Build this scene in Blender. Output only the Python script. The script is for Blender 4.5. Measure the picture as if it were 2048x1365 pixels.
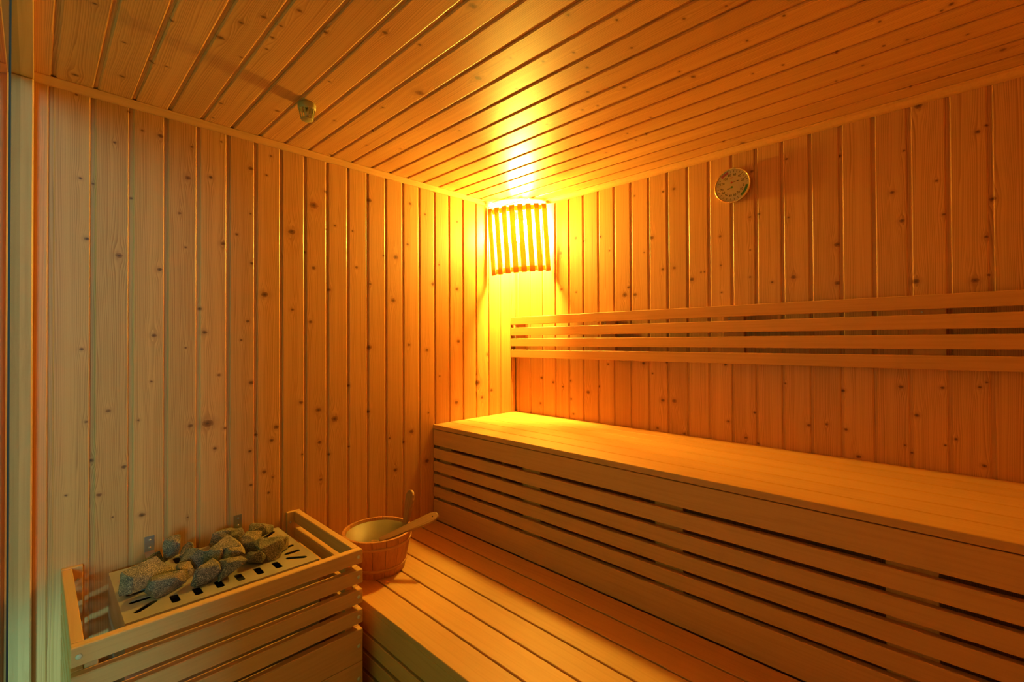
import bpy, bmesh, math, random
from mathutils import Vector, Matrix, noise as mnoise

for o in list(bpy.data.objects):
    bpy.data.objects.remove(o, do_unlink=True)
SC = bpy.context.scene
COL = SC.collection

# ------------------------------------------------------------------ camera
CAM_POS = Vector((-1.89823, -1.83262, 1.29347))
YAW, PITCH, ROLL, FPX, PP_Y = 0.775093, 0.008914, -0.004360, 934.86, -8.224
fw = Vector((math.cos(YAW) * math.cos(PITCH), math.sin(YAW) * math.cos(PITCH), math.sin(PITCH)))
rt = Vector((math.sin(YAW), -math.cos(YAW), 0.0))
up = rt.cross(fw)
r2 = rt * math.cos(ROLL) + up * math.sin(ROLL)
u2 = -rt * math.sin(ROLL) + up * math.cos(ROLL)
cam_data = bpy.data.cameras.new('camera')
cam_data.sensor_width = 36.0
cam_data.sensor_fit = 'HORIZONTAL'
cam_data.lens = FPX / 2048.0 * 36.0
cam_data.shift_y = PP_Y / 2048.0
cam_data.clip_start = 0.005
cam = bpy.data.objects.new('camera', cam_data)
COL.objects.link(cam)
m = Matrix((r2, u2, -fw)).transposed().to_4x4()
m.translation = CAM_POS
cam.matrix_world = m
SC.camera = cam

# ------------------------------------------------------------------ light and exposure
BULB_COLOR = (1.0, 0.74, 0.085)
BULB_STRENGTH = 3150.0
SKY_COLOR = (0.42, 1.0, 0.38)
SKY_STRENGTH = 0.36
SUN_STRENGTH = 1.65
world = bpy.data.worlds.new('daylight')
SC.world = world
world.use_nodes = True
bg = world.node_tree.nodes['Background']
bg.inputs[0].default_value = (*SKY_COLOR, 1)
bg.inputs[1].default_value = SKY_STRENGTH
# low soft daylight from the adjoining room, slanting in through the glass front
sun_data = bpy.data.lights.new('daylight_sun', 'SUN')
sun_data.energy = SUN_STRENGTH
sun_data.color = (0.36, 0.92, 1.15)
sun_data.angle = math.radians(16)
sun = bpy.data.objects.new('daylight_sun', sun_data)
COL.objects.link(sun)
sun.rotation_euler = Vector((0.29, 0.95, -0.15)).to_track_quat('-Z', 'Y').to_euler()
sun.location = (-3.0, -2.0, 3.5)
# added fill spot, no known source; brightens the left wall's foot through the glass
hl_data = bpy.data.lights.new('wall_foot_fill', 'SPOT')
hl_data.energy = 210.0
hl_data.color = (0.40, 0.86, 0.95)
hl_data.spot_size = math.radians(20)
hl_data.spot_blend = 0.9
hl_data.shadow_soft_size = 0.05
hl = bpy.data.objects.new('wall_foot_fill', hl_data)
COL.objects.link(hl)
hl.location = (-2.62, -2.35, 0.30)
hl.rotation_euler = (Vector((-1.90, 0.0, 0.25)) - hl.location).to_track_quat('-Z', 'Y').to_euler()
SC.view_settings.view_transform = 'Standard'
SC.view_settings.look = 'None'
SC.view_settings.exposure = 0.0
SC.view_settings.gamma = 1.0
SC.view_settings.use_curve_mapping = False

# ------------------------------------------------------------------ measured positions (metres, corner of the room at the origin)
P = 0.0875                       # width one cladding board covers
ZC = 2.030                       # ceiling
ZB, XB = 0.898, -0.5694          # upper bench top and front edge
ZL, XL = 0.450, -1.1443          # lower bench top and front edge
Y_END = -2.40                    # wall behind the camera
X_GLASS = -1.927
Y_GLASS = -1.45                  # the glass ends here; unseen panel beyond is added to cut daylight

# knots seen on the boards: position along and up the wall (ceiling: x, y), radius
KNOTS_LEFT=[(-1.8167,2.0096,0.0027),(-1.8075,1.7697,0.003),(-1.7932,1.5968,0.0041),(-1.7323,1.8967,0.0029),(-1.7797,1.7614,0.0024),(-1.721,1.5567,0.0059),(-1.6993,2.0017,0.003),(-1.6661,1.9539,0.0027),(-1.6202,1.9506,0.0049),(-1.6929,1.7375,0.0026),(-1.6219,1.5249,0.0044),(-1.5366,1.9408,0.0031),(-1.5476,1.8354,0.0057),(-1.5702,1.7141,0.003),(-1.5538,1.6056,0.0026),(-1.4832,1.8535,0.0041),(-1.4513,1.9837,0.0024),(-1.4461,1.6335,0.0052),(-1.359,1.915,0.0057),(-1.4041,1.6719,0.0035),(-1.3604,1.7528,0.0026),(-1.3551,1.5758,0.0046),(-1.8037,1.2753,0.0034),(-1.7935,1.0645,0.0027),(-1.8351,0.8615,0.0023),(-1.7446,1.0908,0.0039),(-1.7827,0.9497,0.0048),(-1.7082,0.9178,0.0044),(-1.7648,0.8462,0.0042),(-1.7339,0.7727,0.0022),(-1.6358,1.3158,0.0048),(-1.6424,1.1714,0.0024),(-1.674,1.0543,0.0023),(-1.6358,0.8881,0.0022),(-1.6647,0.7608,0.005),(-1.5533,1.2762,0.0026),(-1.5392,1.0191,0.0048),(-1.5468,0.7208,0.0022),(-1.5141,1.4061,0.004),(-1.5002,1.3273,0.005),(-1.4577,1.1819,0.0033),(-1.4906,1.0208,0.0101),(-1.4392,0.9976,0.0038),(-1.4694,0.9335,0.0037),(-1.4559,0.8632,0.0022),(-1.3691,1.3682,0.0041),(-1.3896,1.3012,0.003),(-1.3575,1.1488,0.0056),(-1.3615,0.9057,0.0041),(-1.3583,0.785,0.0036),(-1.2919,1.9789,0.003),(-1.307,1.9047,0.0029),(-1.2741,1.9184,0.0025),(-1.2894,1.7873,0.0022),(-1.3024,1.6862,0.0029),(-1.3133,1.4669,0.0078),(-1.218,1.7114,0.0084),(-1.2154,1.4163,0.0042),(-1.1715,1.9501,0.0027),(-1.1705,1.6409,0.0044),(-1.1348,1.8298,0.011),(-1.0869,1.8937,0.0058),(-1.0853,1.7432,0.0035),(-1.135,1.5836,0.005),(-1.112,1.4893,0.0034),(-1.1476,1.3715,0.005),(-1.0491,1.7641,0.0036),(-1.0735,1.5021,0.0053),(-0.9736,1.7546,0.0032),(-0.9562,1.6049,0.0045),(-0.8968,1.8995,0.0074),(-0.8293,1.6703,0.0042),(-0.894,1.5407,0.004),(-0.7685,1.6715,0.0081),(-0.7824,1.477,0.008),(-0.6934,1.9272,0.0054),(-0.7073,1.7376,0.0046),(-0.6102,1.8938,0.0041),(-0.5649,1.5685,0.0075),(-0.4176,1.8937,0.0055),(-0.42,1.555,0.0073),(-0.53,1.6645,0.0034),(-1.3424,0.9612,0.004),(-1.2976,1.1181,0.0022),(-1.2737,0.9795,0.0058),(-1.2897,0.9326,0.0047),(-1.3143,0.8223,0.0051),(-1.2854,0.7984,0.0031),(-1.3002,0.7439,0.0031),(-1.1837,1.0615,0.0051),(-1.1791,0.8625,0.0028),(-1.1168,1.0254,0.0072),(-1.1126,0.898,0.0054),(-1.1079,0.7502,0.0042),(-1.1441,0.6578,0.0035),(-1.0514,0.9824,0.0088),(-1.0737,0.844,0.0043),(-0.9925,1.1127,0.0046),(-0.9895,0.8608,0.0026),(-0.8989,1.2689,0.0077),(-0.9044,0.9959,0.0063),(-0.802,0.8673,0.0045),(-0.773,0.7214,0.0069),(-0.7012,1.2783,0.0048),(-0.6883,0.8804,0.0073),(-0.7308,0.8378,0.0047),(-0.6021,1.2527,0.006),(-0.5943,0.9557,0.0034),(-0.6038,0.7303,0.0077),(-0.4113,1.2935,0.0068),(-0.4254,0.9881,0.0077),(-0.5281,1.1258,0.0036),(-0.2841,1.0768,0.011),(-0.1858,1.0307,0.0066),(-0.2127,1.2233,0.0065),(-0.2544,0.9981,0.0064)]
KNOTS_RIGHT=[(-0.327,1.7464,0.0072),(-0.3298,1.5595,0.0071),(-0.4243,1.8096,0.006),(-0.5703,1.7926,0.0041),(-0.4721,1.7873,0.0058),(-0.4247,1.5374,0.0038),(-0.6205,1.7185,0.0033),(-0.7002,1.5037,0.0088),(-0.7198,1.5365,0.005),(-0.7531,1.501,0.0061),(-0.7533,1.9487,0.0031),(-0.799,1.6855,0.0024),(-0.8373,1.7461,0.0064),(-0.8912,1.9372,0.0039),(-0.8869,1.6007,0.0045),(-0.9402,1.9377,0.0048),(-0.9392,1.6013,0.0048),(-1.015,1.5453,0.0061),(-1.0524,1.5707,0.0025),(-1.0666,1.5707,0.0025),(-1.1301,1.7047,0.0037),(-1.1316,1.5899,0.0023),(-1.1336,1.4822,0.0028),(-1.2403,1.7605,0.0034),(-1.2401,1.635,0.0026),(-1.2392,1.5324,0.003),(-1.2483,1.933,0.0047),(-1.2709,1.7664,0.0038),(-1.3144,1.5061,0.0032),(-1.3658,1.9473,0.0031),(-1.37,1.7346,0.0027),(-1.3839,1.518,0.0057),(-1.5233,1.9149,0.0039),(-1.5166,1.6153,0.0069),(-1.5145,1.4848,0.0059),(-1.6612,1.759,0.0043),(-1.6844,1.6653,0.0046),(-1.6907,1.8829,0.0025),(-1.7259,2.0118,0.0065),(-1.7657,1.7706,0.0027),(-1.7807,1.6664,0.0031),(-1.7146,1.4724,0.0061),(-1.8538,1.8907,0.0043),(-1.8721,1.904,0.0028),(-1.8691,1.5852,0.0038),(-1.845,1.4628,0.0057),(-1.8724,1.4756,0.0028),(-1.8826,1.6911,0.0048),(-0.1929,1.0963,0.006),(-0.3376,1.0578,0.0039),(-0.3857,1.0906,0.0046),(-0.389,0.9996,0.0046),(-0.4041,0.9257,0.0046),(-0.4942,1.0412,0.0065),(-0.5537,1.0731,0.0049),(-0.6089,1.1826,0.0034),(-0.7932,1.1923,0.0053),(-0.836,1.1488,0.0029),(-0.8828,1.0349,0.0061),(-0.9356,1.0362,0.007),(-0.8577,0.9114,0.0045),(-0.9785,0.9035,0.0052),(-0.9028,1.1998,0.0039),(-1.1547,0.9754,0.0041),(-1.2196,0.921,0.0044),(-1.1457,1.197,0.0037),(-1.2509,1.0199,0.0034),(-1.2607,0.9044,0.003),(-0.185,0.9592,0.0052),(-0.2735,1.0764,0.0049),(-1.3543,1.1357,0.0024),(-1.4272,0.9941,0.0041),(-1.4793,1.0039,0.0036),(-1.5261,1.1219,0.0041),(-1.5337,0.9924,0.0037),(-1.5672,0.9074,0.0046),(-1.6769,1.1445,0.0042),(-1.685,0.9632,0.0022),(-1.7136,1.0595,0.0043),(-1.7007,0.9418,0.0023),(-1.7731,1.1482,0.0033),(-1.7776,0.9773,0.0022),(-1.8519,1.1549,0.0028),(-1.866,1.1695,0.0022),(-1.8005,0.999,0.0029),(-1.8587,0.931,0.0037)]
KNOTS_CEILING=[(-1.8098,-0.4829,0.0022),(-1.8232,-0.0838,0.0042),(-1.7478,-0.3584,0.0022),(-1.7318,-0.1656,0.0034),(-1.686,-0.3016,0.003),(-1.6547,-0.3099,0.0022),(-1.6818,-0.5352,0.0022),(-1.568,-0.64,0.0032),(-1.538,-0.6973,0.0031),(-1.5871,-0.5465,0.0045),(-1.4993,-0.6355,0.0026),(-1.4929,-0.5777,0.0022),(-1.5277,-0.4947,0.0022),(-1.4993,-0.1913,0.0028),(-1.4916,-0.0664,0.0022),(-1.4891,-0.7749,0.0031),(-1.4997,-0.6933,0.0022),(-1.4163,-0.7453,0.0031),(-1.3168,-0.844,0.0034),(-1.2282,-1.0601,0.005),(-1.2546,-0.9976,0.0028),(-1.233,-0.8639,0.0022),(-1.3172,-0.5457,0.0022),(-1.1029,-0.6758,0.0068),(-1.0324,-0.8568,0.0054),(-1.3609,-0.2642,0.0036),(-1.2026,-0.3284,0.0023),(-1.1359,-0.5213,0.0022),(-1.0734,-0.3453,0.0025),(-1.0888,-0.0455,0.0028),(-1.0302,-0.224,0.0022),(-0.9889,-0.5769,0.0023),(-0.9213,-0.2844,0.0027),(-0.8632,-0.5665,0.0025),(-1.0581,-1.191,0.0022),(-1.0347,-0.9858,0.0022),(-0.9927,-1.1362,0.0025),(-0.9385,-1.1168,0.0022),(-0.9639,-1.0363,0.0022),(-0.8598,-1.1036,0.003),(-0.9164,-0.8944,0.0024),(-0.9656,-1.2602,0.0022),(-0.8502,-1.2319,0.0022),(-0.8609,-1.3721,0.0022),(-0.7559,-1.0318,0.0033),(-0.7005,-1.1214,0.0032),(-0.6825,-0.8114,0.0028),(-0.6795,-0.957,0.0027),(-0.666,-1.0061,0.0022),(-0.6131,-1.2873,0.0039),(-0.6647,-1.2707,0.0022),(-0.4605,-0.7797,0.0028),(-0.4781,-1.0871,0.0025),(-0.4265,-0.9693,0.0022),(-0.3337,-0.8207,0.0029),(-0.3698,-1.0127,0.0023),(-0.4925,-0.5041,0.0022),(-0.354,-0.963,0.0022),(-0.8351,-1.4558,0.0022),(-0.7103,-1.5376,0.0022),(-0.6747,-1.4481,0.0022),(-0.5117,-1.4104,0.0022),(-0.4989,-1.4821,0.0024),(-0.4604,-1.5949,0.0023),(-0.5317,-1.69,0.0022),(-0.4788,-1.7941,0.0022),(-0.4921,-1.8107,0.0031),(-0.4113,-1.6853,0.0025),(-0.3445,-1.6343,0.0024),(-0.4004,-1.7295,0.0025),(-0.324,-1.8351,0.0022),(-0.1761,-1.8996,0.0041),(-0.3841,-1.2717,0.0029),(-0.3046,-1.5673,0.0022),(-0.1116,-1.7154,0.0022),(-0.1239,-1.7772,0.0022),(-0.1138,-1.1848,0.0034),(-0.0498,-1.2331,0.0053)]

# ------------------------------------------------------------------ materials
class NT:
    def __init__(s, name):
        s.mat = bpy.data.materials.new(name)
        s.mat.use_nodes = True
        s.t = s.mat.node_tree
        s.bsdf = s.t.nodes['Principled BSDF']
        s.out = s.t.nodes['Material Output']
    def n(s, typ, **kw):
        nd = s.t.nodes.new(typ)
        for k, v in kw.items():
            setattr(nd, k, v)
        return nd
    def l(s, a, b):
        s.t.links.new(a, b)
    def put(s, sock, v):
        if hasattr(v, 'is_output'):
            s.l(v, sock)
        else:
            sock.default_value = v
    def m(s, op, a, b=0.0, c=None, clamp=False):
        nd = s.n('ShaderNodeMath', operation=op)
        nd.use_clamp = clamp
        s.put(nd.inputs[0], a); s.put(nd.inputs[1], b)
        if c is not None:
            s.put(nd.inputs[2], c)
        return nd.outputs[0]
    def xyz(s, x, y, z):
        nd = s.n('ShaderNodeCombineXYZ')
        s.put(nd.inputs[0], x); s.put(nd.inputs[1], y); s.put(nd.inputs[2], z)
        return nd.outputs[0]
    def sep(s, v):
        nd = s.n('ShaderNodeSeparateXYZ')
        s.l(v, nd.inputs[0])
        return nd.outputs
    def noise(s, v, scale=1.0, detail=2.0, rough=0.5):
        nd = s.n('ShaderNodeTexNoise')
        s.l(v, nd.inputs['Vector'])
        nd.inputs['Scale'].default_value = scale
        nd.inputs['Detail'].default_value = detail
        nd.inputs['Roughness'].default_value = rough
        return nd.outputs[0]
    def ramp(s, f, a, b, smooth=True):
        nd = s.n('ShaderNodeMapRange')
        nd.interpolation_type = 'SMOOTHSTEP' if smooth else 'LINEAR'
        s.put(nd.inputs['Value'], f)
        nd.inputs['From Min'].default_value = a
        nd.inputs['From Max'].default_value = b
        return nd.outputs[0]
    def mix(s, f, a, b):
        nd = s.n('ShaderNodeMix', data_type='RGBA')
        s.put(nd.inputs[0], f)
        for sock, v in ((nd.inputs[6], a), (nd.inputs[7], b)):
            if hasattr(v, 'is_output'):
                s.l(v, sock)
            else:
                sock.default_value = (*v, 1)
        return nd.outputs[2]
    def scale(s, col, f):
        nd = s.n('ShaderNodeVectorMath', operation='SCALE')
        s.l(col, nd.inputs[0]); s.put(nd.inputs['Scale'], f)
        return nd.outputs[0]
    def bump(s, h, strength, dist):
        nd = s.n('ShaderNodeBump')
        nd.inputs['Strength'].default_value = strength
        nd.inputs['Distance'].default_value = dist
        s.l(h, nd.inputs['Height'])
        s.l(nd.outputs[0], s.bsdf.inputs['Normal'])

N_KNOTS = 9
def pine_cladding():
    """Knotty pine board: x runs across the board, z along it; each board carries its own knots as k0..k8 = (x, z, radius)."""
    g = NT('knotty_pine')
    tc = g.n('ShaderNodeTexCoord')
    X, Y, Z = g.sep(tc.outputs['Object'])
    info = g.n('ShaderNodeObjectInfo')
    rnd = info.outputs['Random']
    off = g.m('MULTIPLY', rnd, 61.7)
    F = X
    K = None
    for i in range(N_KNOTS):
        at = g.n('ShaderNodeAttribute', attribute_type='OBJECT', attribute_name='k%d' % i)
        kx, kz, kr = g.sep(at.outputs['Vector'])
        dx = g.m('SUBTRACT', X, kx)
        dz = g.m('SUBTRACT', Z, kz)
        dx2 = g.m('MULTIPLY', dx, dx)
        dz2 = g.m('MULTIPLY', dz, dz)
        r2_ = g.m('MULTIPLY', kr, kr)
        e2 = g.m('ADD', g.m('MULTIPLY', dz2, 0.14), dx2)
        e2 = g.m('ADD', g.m('MULTIPLY', r2_, 1.1), e2)
        df = g.m('DIVIDE', g.m('MULTIPLY', g.m('MULTIPLY', r2_, 1.7), dx), g.m('ADD', e2, 1e-7))
        F = g.m('SUBTRACT', F, df)
        d = g.m('SQRT', g.m('ADD', dx2, g.m('MULTIPLY', dz2, 1.6)))
        k = g.m('SUBTRACT', 1.0, g.m('DIVIDE', d, g.m('MAXIMUM', kr, 1e-5)))
        K = k if K is None else g.m('MAXIMUM', K, k)
    # growth rings
    wob = g.noise(g.xyz(g.m('MULTIPLY', X, 9.0), off, g.m('MULTIPLY', Z, 1.1)), 1.0, 1.5)
    cath = g.m('MULTIPLY', wob, 7.0)
    nn = g.noise(g.xyz(g.m('MULTIPLY', F, 45.0), off, g.m('MULTIPLY', Z, 1.3)), 1.0, 2.0)
    t = g.m('ADD', g.m('ADD', g.m('DIVIDE', F, 0.0046), g.m('MULTIPLY', nn, 4.5)), cath)
    t = g.m('ADD', t, off)
    saw = g.m('FRACT', t)
    late = g.m('MULTIPLY', g.m('POWER', saw, 1.7), g.ramp(saw, 1.0, 0.88))
    amp = g.noise(g.xyz(g.m('MULTIPLY', F, 60.0), g.m('ADD', off, 9.0), g.m('MULTIPLY', Z, 0.7)), 1.0, 1.0)
    late = g.m('MULTIPLY', late, g.ramp(amp, 0.15, 0.62))
    fib = g.noise(g.xyz(g.m('MULTIPLY', X, 800.0), off, g.m('MULTIPLY', Z, 14.0)), 1.0, 2.0)
    blot = g.noise(g.xyz(g.m('MULTIPLY', X, 14.0), off, g.m('MULTIPLY', Z, 3.0)), 1.0, 3.0)
    col = g.mix(late, (0.72, 0.357, 0.115), (0.40, 0.138, 0.029))
    col = g.mix(g.m('MULTIPLY', g.ramp(blot, 0.45, 0.8), 0.35), col, (0.62, 0.278, 0.0775))
    col = g.mix(g.m('MULTIPLY', fib, 0.24), col, (0.5, 0.213, 0.0558))
    # tone of the single board
    tone = g.m('ADD', 0.90, g.m('MULTIPLY', g.m('FRACT', g.m('MULTIPLY', rnd, 17.31)), 0.18))
    col = g.scale(col, tone)
    # knots: halo, body, rings, dark heart
    kw = g.m('ADD', K, g.m('MULTIPLY', g.m('SUBTRACT', g.noise(tc.outputs['Object'], 160.0, 2.0), 0.5), 0.7))
    col = g.mix(g.m('MULTIPLY', g.ramp(kw, -1.6, 0.1), 0.45), col, (0.46, 0.192, 0.0589))
    ring = g.m('MULTIPLY', g.m('ADD', g.m('SINE', g.m('MULTIPLY', kw, 17.0)), 1.0), 0.5)
    kcol = g.mix(ring, (0.36, 0.137, 0.038), (0.24, 0.0837, 0.022))
    kcol = g.mix(g.ramp(kw, 0.35, 0.9), kcol, (0.13, 0.0455, 0.014))
    col = g.mix(g.ramp(kw, 0.02, 0.22), col, kcol)
    g.l(col, g.bsdf.inputs['Base Color'])
    g.bsdf.inputs['Roughness'].default_value = 0.42
    g.bsdf.inputs['Specular IOR Level'].default_value = 0.45
    g.bump(g.m('ADD', g.m('MULTIPLY', late, 0.6), fib), 0.10, 0.0006)
    return g.mat

def plain_wood(name, base, dark, fine=0.25, rough=0.5, streak=0.35, flame=0.25):
    """Clear sauna wood: x runs along the grain."""
    g = NT(name)
    tc = g.n('ShaderNodeTexCoord')
    X, Y, Z = g.sep(tc.outputs['Object'])
    rnd = g.n('ShaderNodeObjectInfo').outputs['Random']
    off = g.m('MULTIPLY', rnd, 43.3)
    w = g.noise(g.xyz(g.m('MULTIPLY', X, 1.2), g.m('ADD', g.m('MULTIPLY', Y, 8.0), off), g.m('MULTIPLY', Z, 8.0)), 1.0, 2.0)
    yy = g.m('ADD', g.m('MULTIPLY', Y, 130.0), g.m('MULTIPLY', w, 9.0))
    st = g.noise(g.xyz(g.m('MULTIPLY', X, 1.6), g.m('ADD', yy, off), g.m('MULTIPLY', Z, 130.0)), 1.0, 3.0, 0.6)
    fl = g.noise(g.xyz(g.m('MULTIPLY', X, 9.0), g.m('ADD', g.m('MULTIPLY', Y, 14.0), off), g.m('MULTIPLY', Z, 14.0)), 1.0, 3.0)
    fb = g.noise(g.xyz(g.m('MULTIPLY', X, 40.0), g.m('ADD', g.m('MULTIPLY', Y, 900.0), off), g.m('MULTIPLY', Z, 900.0)), 1.0, 2.0)
    col = g.mix(g.m('MULTIPLY', g.ramp(st, 0.40, 0.72), streak), base, dark)
    col = g.mix(g.m('MULTIPLY', g.ramp(fl, 0.52, 0.8), flame), col, dark)
    col = g.mix(g.m('MULTIPLY', fb, fine), col, dark)
    col = g.scale(col, g.m('ADD', 0.93, g.m('MULTIPLY', g.m('FRACT', g.m('MULTIPLY', rnd, 7.77)), 0.12)))
    g.l(col, g.bsdf.inputs['Base Color'])
    g.bsdf.inputs['Roughness'].default_value = rough
    g.bsdf.inputs['Specular IOR Level'].default_value = 0.35
    g.bump(fb, 0.08, 0.0004)
    return g.mat

def simple(name, color, rough=0.5, metal=0.0, spec=0.5, var=0.0, vscale=40.0):
    g = NT(name)
    tc = g.n('ShaderNodeTexCoord')
    nz = g.noise(tc.outputs['Object'], vscale, 3.0)
    col = g.mix(g.m('MULTIPLY', g.ramp(nz, 0.3, 0.75), var), color, tuple(c * 0.55 for c in color))
    g.l(col, g.bsdf.inputs['Base Color'])
    g.bsdf.inputs['Roughness'].default_value = rough
    g.bsdf.inputs['Metallic'].default_value = metal
    g.bsdf.inputs['Specular IOR Level'].default_value = spec
    return g.mat

def brushed_steel():
    g = NT('brushed_steel')
    tc = g.n('ShaderNodeTexCoord')
    X, Y, Z = g.sep(tc.outputs['Object'])
    sm = g.noise(g.xyz(g.m('MULTIPLY', X, 6.0), g.m('MULTIPLY', Y, 6.0), g.m('MULTIPLY', Z, 6.0)), 1.0, 4.0)
    br = g.noise(g.xyz(g.m('MULTIPLY', X, 25.0), g.m('MULTIPLY', Y, 900.0), g.m('MULTIPLY', Z, 900.0)), 1.0, 2.0)
    col = g.mix(g.ramp(sm, 0.35, 0.75), (0.60, 0.50, 0.36), (0.46, 0.36, 0.25))
    g.l(col, g.bsdf.inputs['Base Color'])
    g.bsdf.inputs['Metallic'].default_value = 0.6
    g.l(g.m('ADD', 0.42, g.m('MULTIPLY', br, 0.15)), g.bsdf.inputs['Roughness'])
    g.bump(br, 0.05, 0.0003)
    return g.mat

def stone_mat():
    g = NT('heater_stone')
    tc = g.n('ShaderNodeTexCoord')
    rnd = g.n('ShaderNodeObjectInfo').outputs['Random']
    v = g.n('ShaderNodeVectorMath', operation='ADD')
    g.l(tc.outputs['Object'], v.inputs[0])
    g.l(g.xyz(g.m('MULTIPLY', rnd, 31.0), rnd, rnd), v.inputs[1])
    sp = g.noise(v.outputs[0], 420.0, 2.0, 0.7)
    md = g.noise(v.outputs[0], 35.0, 4.0, 0.6)
    tint = g.m('FRACT', g.m('MULTIPLY', rnd, 5.3))
    base = g.mix(tint, (0.140, 0.105, 0.066), (0.30, 0.205, 0.105))
    col = g.mix(g.ramp(md, 0.35, 0.7), base, (0.10, 0.080, 0.056))
    col = g.mix(g.ramp(sp, 0.50, 0.66), col, (0.46, 0.34, 0.19))
    col = g.mix(g.ramp(sp, 0.45, 0.33), col, (0.035, 0.034, 0.032))
    g.l(col, g.bsdf.inputs['Base Color'])
    g.bsdf.inputs['Roughness'].default_value = 0.85
    g.bsdf.inputs['Specular IOR Level'].default_value = 0.25
    g.bump(g.m('ADD', sp, g.m('MULTIPLY', md, 2.0)), 0.6, 0.0022)
    return g.mat

def pane_glass(name, tint, base=0.04):
    """Thin clear glass: straight transmission and a Schlick mirror."""
    g = NT(name)
    g.t.nodes.remove(g.bsdf)
    lw = g.n('ShaderNodeLayerWeight')
    lw.inputs['Blend'].default_value = 0.5
    f = g.m('ADD', base, g.m('MULTIPLY', g.m('POWER', lw.outputs['Facing'], 5.0), 1.0 - base))
    tr = g.n('ShaderNodeBsdfTransparent')
    tr.inputs[0].default_value = (*tint, 1)
    gl = g.n('ShaderNodeBsdfGlossy')
    gl.inputs['Roughness'].default_value = 0.0
    mx = g.n('ShaderNodeMixShader')
    g.l(f, mx.inputs[0]); g.l(tr.outputs[0], mx.inputs[1]); g.l(gl.outputs[0], mx.inputs[2])
    g.l(mx.outputs[0], g.out.inputs[0])
    return g.mat

def emitter(name, color, strength):
    g = NT(name)
    g.t.nodes.remove(g.bsdf)
    em = g.n('ShaderNodeEmission')
    em.inputs[0].default_value = (*color, 1)
    em.inputs[1].default_value = strength
    g.l(em.outputs[0], g.out.inputs[0])
    return g.mat

def pale_tile():
    return simple('pale_tile', (0.78, 0.78, 0.76), rough=0.5, var=0.08, vscale=4.0)

def tile_floor():
    g = NT('floor_tile')
    tc = g.n('ShaderNodeTexCoord')
    br = g.n('ShaderNodeTexBrick', offset=0.0)
    g.l(tc.outputs['Object'], br.inputs['Vector'])
    br.inputs['Scale'].default_value = 1.0
    br.inputs['Brick Width'].default_value = 0.3
    br.inputs['Row Height'].default_value = 0.3
    br.inputs['Mortar Size'].default_value = 0.003
    br.inputs['Color1'].default_value = (0.42, 0.41, 0.38, 1)
    br.inputs['Color2'].default_value = (0.38, 0.37, 0.35, 1)
    br.inputs['Mortar'].default_value = (0.2, 0.2, 0.19, 1)
    g.l(br.outputs[0], g.bsdf.inputs['Base Color'])
    g.bsdf.inputs['Roughness'].default_value = 0.45
    return g.mat

M = {}
M['pine'] = pine_cladding()
M['bench'] = plain_wood('bench_wood', (0.68, 0.332, 0.102), (0.52, 0.221, 0.0527), fine=0.22)
M['guard'] = plain_wood('guard_wood', (0.68, 0.352, 0.121), (0.52, 0.238, 0.0682), fine=0.2)
M['trim'] = plain_wood('trim_wood', (0.68, 0.336, 0.105), (0.54, 0.238, 0.0589), fine=0.2)
M['post'] = plain_wood('post_wood', (0.64, 0.344, 0.13), (0.49, 0.238, 0.0744), fine=0.15, streak=0.5)
M['lamp_wood'] = plain_wood('lamp_wood', (0.70, 0.43, 0.12), (0.54, 0.29, 0.07), fine=0.2)
def translucent(mat, colour, amount):
    t = mat.node_tree
    b = t.nodes['Principled BSDF']
    tr = t.nodes.new('ShaderNodeBsdfTranslucent')
    tr.inputs[0].default_value = (*colour, 1)
    mx = t.nodes.new('ShaderNodeMixShader')
    mx.inputs[0].default_value = amount
    t.links.new(b.outputs[0], mx.inputs[1]); t.links.new(tr.outputs[0], mx.inputs[2])
    t.links.new(mx.outputs[0], t.nodes['Material Output'].inputs[0])
translucent(M['lamp_wood'], (0.90, 0.52, 0.12), 0.30)     # thin slats glow a little
M['bucket'] = plain_wood('bucket_wood', (0.6, 0.246, 0.0682), (0.4, 0.131, 0.031), fine=0.25, streak=0.6, flame=0.5)
M['hoop'] = plain_wood('hoop_wood', (0.62, 0.278, 0.0806), (0.44, 0.164, 0.0434), fine=0.2)
M['handle'] = plain_wood('handle_wood', (0.46, 0.218, 0.075), (0.28, 0.105, 0.03), fine=0.2, streak=0.7)
M['liner'] = simple('bucket_liner', (0.34, 0.205, 0.075), rough=0.5, var=0.3, vscale=25.0)
M['shadow_gap'] = simple('dark_felt', (0.02, 0.017, 0.014), rough=0.9)
M['steel'] = brushed_steel()
M['zinc'] = simple('zinc_steel', (0.62, 0.60, 0.57), rough=0.32, metal=1.0, var=0.25)
M['element'] = simple('dark_steel', (0.03, 0.028, 0.026), rough=0.7, metal=0.3)
M['cap'] = simple('cream_plastic', (0.62, 0.54, 0.36), rough=0.4)
M['stone'] = stone_mat()
M['glass'] = pane_glass('window_glass', (0.90, 0.985, 0.94))
M['clear'] = pane_glass('dial_glass', (0.98, 0.98, 0.97))
M['seal'] = simple('black_rubber', (0.012, 0.012, 0.012), rough=0.5)
M['brass'] = simple('brass', (0.75, 0.52, 0.22), rough=0.22, metal=1.0)
M['dial'] = simple('dial_paper', (0.70, 0.56, 0.31), rough=0.35, var=0.05)
M['ink'] = simple('black_ink', (0.012, 0.010, 0.009), rough=0.6)
M['red'] = simple('red_ink', (0.50, 0.012, 0.012), rough=0.5)
M['green'] = simple('green_ink', (0.03, 0.20, 0.05), rough=0.5)
M['plastic'] = simple('amber_plastic', (0.42, 0.33, 0.13), rough=0.28)
M['porcelain'] = simple('porcelain', (0.72, 0.68, 0.60), rough=0.3)
M['bulb'] = emitter('bulb_glow', BULB_COLOR, BULB_STRENGTH)
M['floor'] = tile_floor()
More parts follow.
